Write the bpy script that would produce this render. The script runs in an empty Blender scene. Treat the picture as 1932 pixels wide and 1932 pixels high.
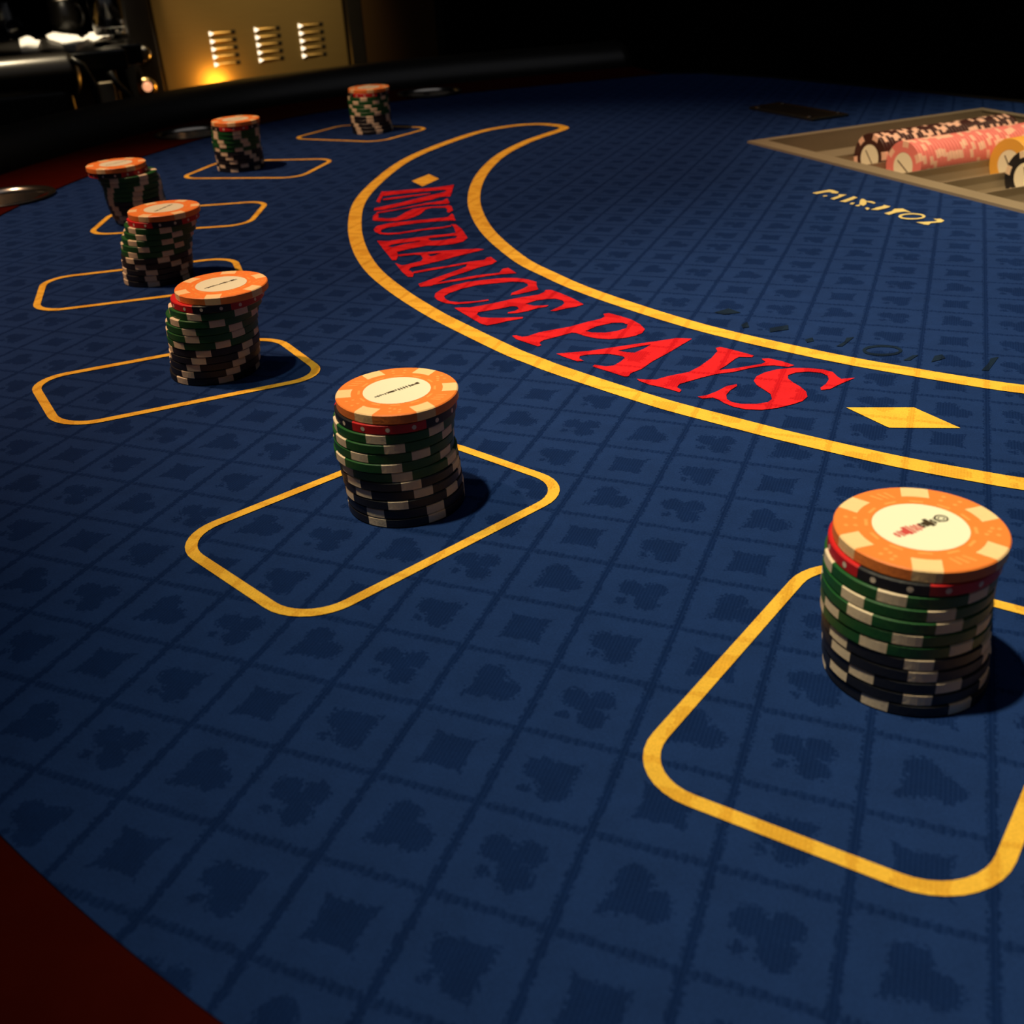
import bpy, bmesh, math, random
from mathutils import Vector, Matrix
from mathutils.geometry import tessellate_polygon
random.seed(7)
C = bpy.context.scene.collection
sc = bpy.context.scene
IN = 0.0254            # lay-out of the table is in inches, the scene in metres
TZ = 0.90              # height of the felt above the floor

# ------------------------------------------------------------------ camera
RM = ((0.92673179, 0.37228778, -0.05069508), (0.14189356, -0.47171852, -0.87025735), (-0.34789999, 0.79930185, -0.48998178))
cam = bpy.data.cameras.new('camera'); co = bpy.data.objects.new('camera', cam); C.objects.link(co)
x, y, z = Vector(RM[0]), -Vector(RM[1]), -Vector(RM[2])
co.matrix_world = Matrix(((x.x, y.x, z.x, 0.07756), (x.y, y.y, z.y, -0.25134), (x.z, y.z, z.z, 1.06631), (0, 0, 0, 1)))
cam.sensor_width = 36; cam.lens = 36 * 1965.7 / 1932; cam.clip_start = 0.01; cam.clip_end = 30
cam.dof.use_dof = True; cam.dof.focus_distance = 0.38; cam.dof.aperture_fstop = 22
sc.camera = co
# ------------------------------------------------------------------ world, exposure, lamps
w = bpy.data.worlds.new('world'); sc.world = w; w.use_nodes = True
w.node_tree.nodes['Background'].inputs[0].default_value = (0.55, 0.6, 0.75, 1)
w.node_tree.nodes['Background'].inputs[1].default_value = 0.006
sc.view_settings.view_transform = 'Standard'; sc.view_settings.look = 'None'
sc.view_settings.exposure = 0.0; sc.view_settings.gamma = 1.0; sc.view_settings.use_curve_mapping = False

def spot(name, loc, target, energy, col, angle, blend=1.0, r=0.03):
    l = bpy.data.lights.new(name, 'SPOT'); l.energy = energy; l.color = col
    l.spot_size = math.radians(angle); l.spot_blend = blend; l.shadow_soft_size = r
    o = bpy.data.objects.new(name, l); C.objects.link(o); o.location = loc
    o.rotation_euler = (Vector(target) - Vector(loc)).to_track_quat('-Z', 'Y').to_euler()
    return o
def T(px, py, pz=0.0): return (px * IN, py * IN, TZ + pz * IN)
spot('overhead_spot', T(-12, -6, 60), T(9.8, 5.2), 140, (1.0, 0.88, 0.58), 37)
spot('overhead_spot', T(-4, 12, 62), T(9.5, 25), 110, (1.0, 0.78, 0.46), 26)
spot('overhead_spot', T(-34, 0, 60), T(-10.2, 14.5), 104, (1.0, 0.62, 0.36), 33, 0.7)
spot('overhead_spot', (-1.24, 1.12, 2.4), (-1.16, 0.975, 0.93), 120, (1.0, 0.80, 0.50), 9, 0.6, 0.05)  # added for the highlight along the chair's back roll
al = bpy.data.lights.new('room_fill_light', 'AREA'); al.size = 2.5; al.energy = 3.0; al.color = (0.95, 0.95, 1.0)  # added soft fill overhead, lifts the black shadows
ao = bpy.data.objects.new('room_fill_light', al); C.objects.link(ao); ao.location = (0, 0.3, 2.65)

# ------------------------------------------------------------------ node helpers
def mat(name, col=(0.5, 0.5, 0.5), rough=0.5, metal=0.0, **kw):
    m = bpy.data.materials.new(name); m.use_nodes = True
    b = m.node_tree.nodes['Principled BSDF']
    b.inputs['Base Color'].default_value = (*col, 1); b.inputs['Roughness'].default_value = rough; b.inputs['Metallic'].default_value = metal
    for k, v in kw.items(): b.inputs[k].default_value = v
    return m
class NG:
    def __init__(s, m): s.nt = m.node_tree; s.m = m; s.b = s.nt.nodes['Principled BSDF']
    def n(s, t, **kw):
        x = s.nt.nodes.new(t)
        for k, v in kw.items(): setattr(x, k, v)
        return x
    def put(s, sock, v):
        if isinstance(v, (int, float)): sock.default_value = v
        elif isinstance(v, tuple): sock.default_value = v
        else: s.nt.links.new(v, sock)
    def f(s, op, a, b=0.0, c=0.0):
        x = s.n('ShaderNodeMath', operation=op)
        s.put(x.inputs[0], a); s.put(x.inputs[1], b); s.put(x.inputs[2], c); return x.outputs[0]
    def mix(s, fac, a, b):
        x = s.n('ShaderNodeMix', data_type='RGBA'); s.put(x.inputs[0], fac)
        s.put(x.inputs[6], a); s.put(x.inputs[7], b); return x.outputs[2]
    def noise(s, scale, detail=3.0, rough=0.5, vec=None):
        x = s.n('ShaderNodeTexNoise'); x.inputs['Scale'].default_value = scale; x.inputs['Detail'].default_value = detail; x.inputs['Roughness'].default_value = rough
        if vec is None:
            t = s.n('ShaderNodeTexCoord'); vec = t.outputs['Object']
        s.nt.links.new(vec, x.inputs['Vector']); return x.outputs['Fac']
    def bump(s, h, strength=0.3, dist=0.001):
        x = s.n('ShaderNodeBump'); x.inputs['Strength'].default_value = strength; x.inputs['Distance'].default_value = dist
        s.nt.links.new(h, x.inputs['Height']); s.nt.links.new(x.outputs[0], s.b.inputs['Normal'])
def mottled(m, c1, c2, scale, bump=0.0, detail=4.0):
    g = NG(m); nf = g.noise(scale, detail)
    g.nt.links.new(g.mix(nf, (*c1, 1), (*c2, 1)), g.b.inputs['Base Color'])
    if bump: g.bump(nf, bump)
    return m

def suited_cloth(name, light, dark, contrast=1.0, rough=0.95):
    """woven cloth: one inch squares, each with a heart, spade, club or diamond"""
    m = mat(name, light, rough); m.node_tree.nodes['Principled BSDF'].inputs['Specular IOR Level'].default_value = 0.06
    g = NG(m); f = g.f
    geo = g.n('ShaderNodeNewGeometry'); sep = g.n('ShaderNodeSeparateXYZ'); g.nt.links.new(geo.outputs['Position'], sep.inputs[0])
    X = f('DIVIDE', sep.outputs[0], IN); Y = f('DIVIDE', sep.outputs[1], IN)
    # slight stretch of the cloth
    x1 = f('MULTIPLY', X, 0.1); y1 = f('MULTIPLY', Y, 0.1)
    xx = f('MULTIPLY', x1, x1); xy = f('MULTIPLY', x1, y1)
    a = f('ADD', f('MULTIPLY', X, 0.98549), f('MULTIPLY', Y, 0.00977)); a = f('ADD', a, 0.0227)
    a = f('ADD', a, f('MULTIPLY', xx, -0.10)); a = f('ADD', a, f('MULTIPLY', xy, 0.0615))
    b = f('ADD', f('MULTIPLY', X, 0.00687), f('MULTIPLY', Y, 1.00074)); b = f('ADD', b, 0.0242)
    b = f('ADD', b, f('MULTIPLY', xx, 0.03)); b = f('ADD', b, f('MULTIPLY', xy, -0.12))
    # ragged woven edges
    cv = g.n('ShaderNodeCombineXYZ'); g.put(cv.inputs[0], a); g.put(cv.inputs[1], b)
    sn = g.n('ShaderNodeVectorMath', operation='SNAP'); g.nt.links.new(cv.outputs[0], sn.inputs[0]); sn.inputs[1].default_value = (0.03, 0.03, 1)
    wn = g.n('ShaderNodeTexWhiteNoise', noise_dimensions='2D'); g.nt.links.new(sn.outputs[0], wn.inputs['Vector'])
    jit = f('MULTIPLY', f('SUBTRACT', wn.outputs[0], 0.5), 0.065)
    fa = f('FLOOR', a); fb = f('FLOOR', b)
    pa = f('FLOORED_MODULO', fa, 2.0); pb = f('FLOORED_MODULO', fb, 2.0)
    la = f('SUBTRACT', f('SUBTRACT', a, fa), 0.5); lb = f('SUBTRACT', f('SUBTRACT', b, fb), 0.5)
    v = f('MULTIPLY', f('ADD', la, lb), 0.7071); u = f('MULTIPLY', f('SUBTRACT', la, lb), 0.7071)
    au = f('ABSOLUTE', u)
    def circ(cx, cy, r):
        dx = f('SUBTRACT', au, cx); dy = f('SUBTRACT', v, cy)
        return f('SUBTRACT', r, f('SQRT', f('ADD', f('MULTIPLY', dx, dx), f('MULTIPLY', dy, dy))))
    def mx(*s):
        o = s[0]
        for k in s[1:]: o = f('MAXIMUM', o, k)
        return o
    def mn(p, q): return f('MINIMUM', p, q)
    av = f('ABSOLUTE', v)
    dia = f('MULTIPLY', f('SUBTRACT', 0.36, f('ADD', f('ADD', f('MULTIPLY', au, 1.05), av), f('MULTIPLY', f('SQRT', f('MULTIPLY', au, av)), 0.5))), 0.7)
    club = mx(circ(0.0, 0.17, 0.14), circ(0.165, -0.04, 0.145), circ(0.0, 0.0, 0.11), circ(0.0, -0.26, 0.055))
    # heart, tip towards -v
    tri = mn(f('MULTIPLY', f('SUBTRACT', f('MULTIPLY', f('ADD', v, 0.33), 0.64), au), 0.8), f('SUBTRACT', 0.07, v))
    heart = mx(tri, circ(0.135, 0.085, 0.158))
    tri2 = mn(f('MULTIPLY', f('SUBTRACT', f('MULTIPLY', f('SUBTRACT', 0.31, v), 0.80), au), 0.8), f('ADD', v, 0.07))
    spade = mx(tri2, circ(0.14, -0.06, 0.145), circ(0.0, 0.0, 0.17), circ(0.0, -0.27, 0.055))
    def pick(fac, p, q):   # fac 1 -> p
        return f('ADD', f('MULTIPLY', fac, p), f('MULTIPLY', f('SUBTRACT', 1.0, fac), q))
    s = pick(pb, pick(pa, heart, club), pick(pa, dia, spade))
    mask = g.n('ShaderNodeMapRange', interpolation_type='SMOOTHSTEP'); g.put(mask.inputs[0], f('ADD', s, jit))
    mask.inputs[1].default_value = -0.012; mask.inputs[2].default_value = 0.012
    ea = f('SUBTRACT', 0.5, f('ABSOLUTE', la)); eb = f('SUBTRACT', 0.5, f('ABSOLUTE', lb))
    def line(e, wd):
        q = g.n('ShaderNodeMapRange', interpolation_type='SMOOTHSTEP'); g.put(q.inputs[0], f('ADD', e, f('MULTIPLY', jit, 0.6)))
        q.inputs[1].default_value = wd - 0.012; q.inputs[2].default_value = wd + 0.012; q.inputs[3].default_value = 1; q.inputs[4].default_value = 0
        return q.outputs[0]
    rib0 = f('MULTIPLY', f('ADD', f('SINE', f('MULTIPLY', a, 2 * math.pi * 13)), 1.0), 0.5)
    l1 = line(ea, 0.042); l2 = f('MULTIPLY', line(eb, 0.040), f('ADD', 0.6, f('MULTIPLY', rib0, 0.4)))
    msk = f('MAXIMUM', f('MULTIPLY', mask.outputs[0], 0.9), f('MAXIMUM', l1, l2))
    # ribs inside the suits
    rib = f('MULTIPLY', f('ADD', f('SINE', f('MULTIPLY', a, 2 * math.pi * 26)), 1.0), 0.5)
    msk = f('MULTIPLY', msk, f('SUBTRACT', 1.0, f('MULTIPLY', rib, 0.32)))
    sw = g.n('ShaderNodeTexNoise'); sw.inputs['Scale'].default_value = 2.3; sw.inputs['Detail'].default_value = 6; sw.inputs['Roughness'].default_value = 0.7
    g.nt.links.new(cv.outputs[0], sw.inputs['Vector'])
    fine = g.n('ShaderNodeTexNoise'); fine.inputs['Scale'].default_value = 45; fine.inputs['Detail'].default_value = 3; g.nt.links.new(cv.outputs[0], fine.inputs['Vector'])
    col = g.mix(f('MULTIPLY', msk, contrast), (*light, 1), (*dark, 1))
    br = f('ADD', 0.42, f('ADD', f('MULTIPLY', sw.outputs['Fac'], 0.52), f('MULTIPLY', fine.outputs['Fac'], 0.64)))
    mm = g.n('ShaderNodeVectorMath', operation='SCALE'); g.nt.links.new(col, mm.inputs[0]); g.put(mm.inputs['Scale'], br)
    g.nt.links.new(mm.outputs[0], g.b.inputs['Base Color'])
    g.bump(f('ADD', f('MULTIPLY', fine.outputs['Fac'], 0.6), f('MULTIPLY', msk, -0.6)), 0.35, 0.0004)
    return m

M = {}
M['felt'] = suited_cloth('blue_suited_cloth', (0.0084, 0.0262, 0.104), (0.0024, 0.0120, 0.060))
M['yellow'] = suited_cloth('yellow_print', (0.76, 0.43, 0.048), (0.60, 0.29, 0.026), 0.8)
M['red'] = suited_cloth('red_print', (0.56, 0.014, 0.020), (0.36, 0.004, 0.010), 0.85)
M['gold'] = mat('pale_gold_print', (0.55, 0.46, 0.17), 0.9)
M['ink'] = suited_cloth('black_print', (0.0065, 0.016, 0.036), (0.003, 0.008, 0.022), 0.8)
M['race'] = mottled(mat('dark_red_leather', (0.03, 0.002, 0.0005), 0.8, **{'Specular IOR Level': 0.02}), (0.026, 0.0012, 0.0003), (0.040, 0.0024, 0.0006), 60, 0.2)
M['vinyl'] = mottled(mat('black_vinyl', (0.01, 0.01, 0.009), 0.38), (0.007, 0.007, 0.006), (0.013, 0.012, 0.010), 90, 0.15)
M['steel'] = mottled(mat('brushed_steel', (0.6, 0.55, 0.48), 0.22, 1.0), (0.55, 0.50, 0.44), (0.68, 0.62, 0.54), 30)
M['tray'] = mottled(mat('bronze_anodised_metal', (0.30, 0.24, 0.16), 0.45, 0.35), (0.27, 0.22, 0.15), (0.34, 0.28, 0.19), 25, 0.1)
M['brass'] = mat('brass', (0.75, 0.52, 0.2), 0.25, 1.0)
M['plastic'] = mottled(mat('black_plastic', (0.01, 0.009, 0.008), 0.3), (0.008, 0.007, 0.006), (0.014, 0.012, 0.01), 40)
M['wood'] = mottled(mat('dark_stained_wood', (0.03, 0.015, 0.008), 0.5), (0.02, 0.009, 0.005), (0.04, 0.018, 0.009), 12)
def clay(n, c, r=0.42):
    k = [min(1, v * 1.12) for v in c]
    return mottled(mat(n, c, r), c, k, 900, 0.08)
M['c_orange'] = clay('orange_clay', (0.88, 0.225, 0.042)); M['c_green'] = clay('green_clay', (0.010, 0.085, 0.018)); M['c_black'] = clay('black_clay', (0.010, 0.010, 0.014))
M['c_red'] = clay('red_clay', (0.55, 0.012, 0.014)); M['c_pink'] = clay('pink_clay', (0.80, 0.22, 0.20)); M['c_maroon'] = clay('dark_brown_clay', (0.05, 0.014, 0.012))
M['c_yellow'] = clay('yellow_clay', (0.80, 0.42, 0.06)); M['insert'] = clay('cream_insert', (0.78, 0.62, 0.44)); M['insert_pink'] = clay('pale_pink_insert', (0.88, 0.55, 0.42))
M['insert_light'] = clay('pale_orange_insert', (0.92, 0.60, 0.30)); M['dash'] = clay('light_orange_print', (0.90, 0.34, 0.085))
M['label'] = mat('glossy_paper_label', (0.90, 0.86, 0.66), 0.3); M['dotw'] = clay('white_dot', (0.75, 0.62, 0.5))
M['txt'] = mat('black_label_print', (0.05, 0.03, 0.012), 0.5); M['txt_red'] = mat('red_label_print', (0.62, 0.07, 0.06), 0.5)
M['paper'] = mottled(mat('white_paper_napkin', (0.85, 0.8, 0.72), 0.9), (0.8, 0.76, 0.7), (0.9, 0.86, 0.8), 40, 0.3)
M['glass'] = mat('clear_glass', (1, 1, 1), 0.03, 0.0); M['glass'].node_tree.nodes['Principled BSDF'].inputs['Transmission Weight'].default_value = 1.0
M['carpet'] = mottled(mat('dark_carpet', (0.02, 0.008, 0.006), 1.0), (0.02, 0.006, 0.005), (0.03, 0.012, 0.008), 30, 0.3)
M['wall'] = mottled(mat('dark_wall_paint', (0.02, 0.018, 0.016), 0.9), (0.016, 0.015, 0.013), (0.024, 0.02, 0.018), 3)
def brushed(name, col, rough):
    m = mat(name, col, rough, 0.9); g = NG(m)
    t = g.n('ShaderNodeTexCoord'); mp = g.n('ShaderNodeMapping'); mp.inputs['Scale'].default_value = (18, 18, 600)
    g.nt.links.new(t.outputs['Object'], mp.inputs[0]); nf = g.noise(1.0, 3, 0.6, mp.outputs[0])
    g.nt.links.new(g.mix(nf, (*[c * 0.8 for c in col], 1), (*col, 1)), g.b.inputs['Base Color'])
    g.bump(nf, 0.12, 0.0006); return m
M['panel'] = brushed('brushed_brass_panel', (0.62, 0.42, 0.15), 0.42)
M['panel2'] = brushed('darker_brass_panel', (0.16, 0.085, 0.035), 0.5)  # darker, redder version of the brushed brass
M['glint'] = mat('glowing_louvre_glint', (0, 0, 0), 0.5)  # emission painted in for light reflected off the embossed louvres
_b = M['glint'].node_tree.nodes['Principled BSDF']; _b.inputs['Emission Color'].default_value = (1.0, 0.82, 0.58, 1); _b.inputs['Emission Strength'].default_value = 2.2
M['bulb'] = mat('amber_indicator_lens', (0.2, 0.05, 0.02), 0.3)
_b = M['bulb'].node_tree.nodes['Principled BSDF']; _b.inputs['Emission Color'].default_value = (1.0, 0.42, 0.20, 1); _b.inputs['Emission Strength'].default_value = 1.0

# ------------------------------------------------------------------ object helpers
def link(name, me, parent=None, mats=(), smooth=False):
    o = bpy.data.objects.new(name, me); C.objects.link(o)
    for m in mats: me.materials.append(m)
    if parent is not None: o.parent = parent
    if smooth:
        for p in me.polygons: p.use_smooth = True
    return o
def obj(name, bm, m, parent=None, smooth=False):
    me = bpy.data.meshes.new(name); bmesh.ops.recalc_face_normals(bm, faces=bm.faces[:]); bm.to_mesh(me); bm.free()
    return link(name, me, parent, m if isinstance(m, (list, tuple)) else (m,), smooth)
def tag(o, label, cat, group=None, kind=None):
    if label: o['label'] = label
    if cat: o['category'] = cat
    if group: o['group'] = group
    if kind: o['kind'] = kind
    return o
def thing(name, label, cat, loc=(0, 0, 0), rot=(0, 0, 0), group=None):
    o = bpy.data.objects.new(name, None); C.objects.link(o); o.location = loc; o.rotation_euler = rot
    o.empty_display_size = 0.02
    return tag(o, label, cat, group)
def box(bm, c, s, bevel=0.0, mtx=None):
    r = bmesh.ops.create_cube(bm, size=1.0, matrix=Matrix.Translation(c) @ Matrix.Diagonal((*s, 1)))
    vs = r['verts']
    if bevel:
        es = list({e for v in vs for e in v.link_edges})
        rb = bmesh.ops.bevel(bm, geom=es, offset=bevel, segments=3, profile=0.6, affect='EDGES'); vs = list({v for f_ in rb['faces'] for v in f_.verts} | {v for v in vs if v.is_valid})
    if mtx is not None: bmesh.ops.transform(bm, matrix=mtx, verts=[v for v in vs if v.is_valid])
    return vs
def lathe(bm, prof, n=48, m=Matrix.Identity(4), close=False):
    rings = []
    for r, z in prof:
        rings.append([bm.verts.new(m @ Vector((r * math.cos(2 * math.pi * k / n), r * math.sin(2 * math.pi * k / n), z))) for k in range(n)])
    for a, b in zip(rings, rings[1:]):
        for k in range(n): bm.faces.new((a[k], a[(k + 1) % n], b[(k + 1) % n], b[k]))
    if close:
        bm.faces.new(rings[0][::-1]); bm.faces.new(rings[-1])
def tube(bm, pts, r, n=12):
    pts = [Vector(p) for p in pts]; rings = []
    up = Vector((0.13, 0.21, 0.97)).normalized()
    for i, p in enumerate(pts):
        t = (pts[min(i + 1, len(pts) - 1)] - pts[max(i - 1, 0)]).normalized()
        s = t.cross(up).normalized(); q = s.cross(t)
        rings.append([bm.verts.new(p + (s * math.cos(a) + q * math.sin(a)) * r) for a in [2 * math.pi * k / n for k in range(n)]])
    for a, b in zip(rings, rings[1:]):
        for k in range(n): bm.faces.new((a[k], a[(k + 1) % n], b[(k + 1) % n], b[k]))
    bm.faces.new(rings[0][::-1]); bm.faces.new(rings[-1])
def slab(bm, loops, z0, z1):
    """flat plate with holes from 2-D loops (inches), z in inches above the felt"""
    lv = [[Vector((p[0] * IN, p[1] * IN, 0)) for p in l] for l in loops]
    tris = tessellate_polygon(lv); flat = [p for l in lv for p in l]
    top = [bm.verts.new((p.x, p.y, TZ + z1 * IN)) for p in flat]
    for t in tris:
        try: bm.faces.new([top[i] for i in t])
        except ValueError: pass
    if z0 is not None:
        bot = [bm.verts.new((p.x, p.y, TZ + z0 * IN)) for p in flat]
        for t in tris:
            try: bm.faces.new([bot[i] for i in reversed(t)])
            except ValueError: pass
        k = 0
        for l in lv:
            n = len(l)
            for i in range(n):
                j = (i + 1) % n; bm.faces.new((top[k + i], top[k + j], bot[k + j], bot[k + i]))
            k += n
def flatprint(name, polys, m, parent, z=0.012):
    bm = bmesh.new()
    for i, l in enumerate(polys): slab(bm, l, None, z + 0.0004 * i)
    for f_ in bm.faces:
        f_.normal_update()
        if f_.normal.z < 0: f_.normal_flip()
    me = bpy.data.meshes.new(name); bm.to_mesh(me); bm.free()
    return link(name, me, parent, (m,))
def catmull(P, n=6, closed=False):
    out = []; N = len(P); rng = N if closed else N - 1
    g = (lambda i: P[i % N]) if closed else (lambda i: P[max(0, min(N - 1, i))])
    for i in range(rng):
        p0, p1, p2, p3 = g(i - 1), g(i), g(i + 1), g(i + 2)
        for k in range(n):
            t = k / n
            out.append(tuple(0.5 * ((2 * p1[d]) + (-p0[d] + p2[d]) * t + (2 * p0[d] - 5 * p1[d] + 4 * p2[d] - p3[d]) * t * t + (-p0[d] + 3 * p1[d] - 3 * p2[d] + p3[d]) * t ** 3) for d in (0, 1)))
    if not closed: out.append(tuple(P[-1]))
    return out
def offset(P, d, closed=False):
    out = []; N = len(P)
    for i in range(N):
        a = P[i - 1] if (closed or i > 0) else P[i]; b = P[(i + 1) % N] if (closed or i < N - 1) else P[i]
        tx, ty = b[0] - a[0], b[1] - a[1]; l = math.hypot(tx, ty) or 1
        out.append((P[i][0] - ty / l * d, P[i][1] + tx / l * d))
    return out

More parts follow.
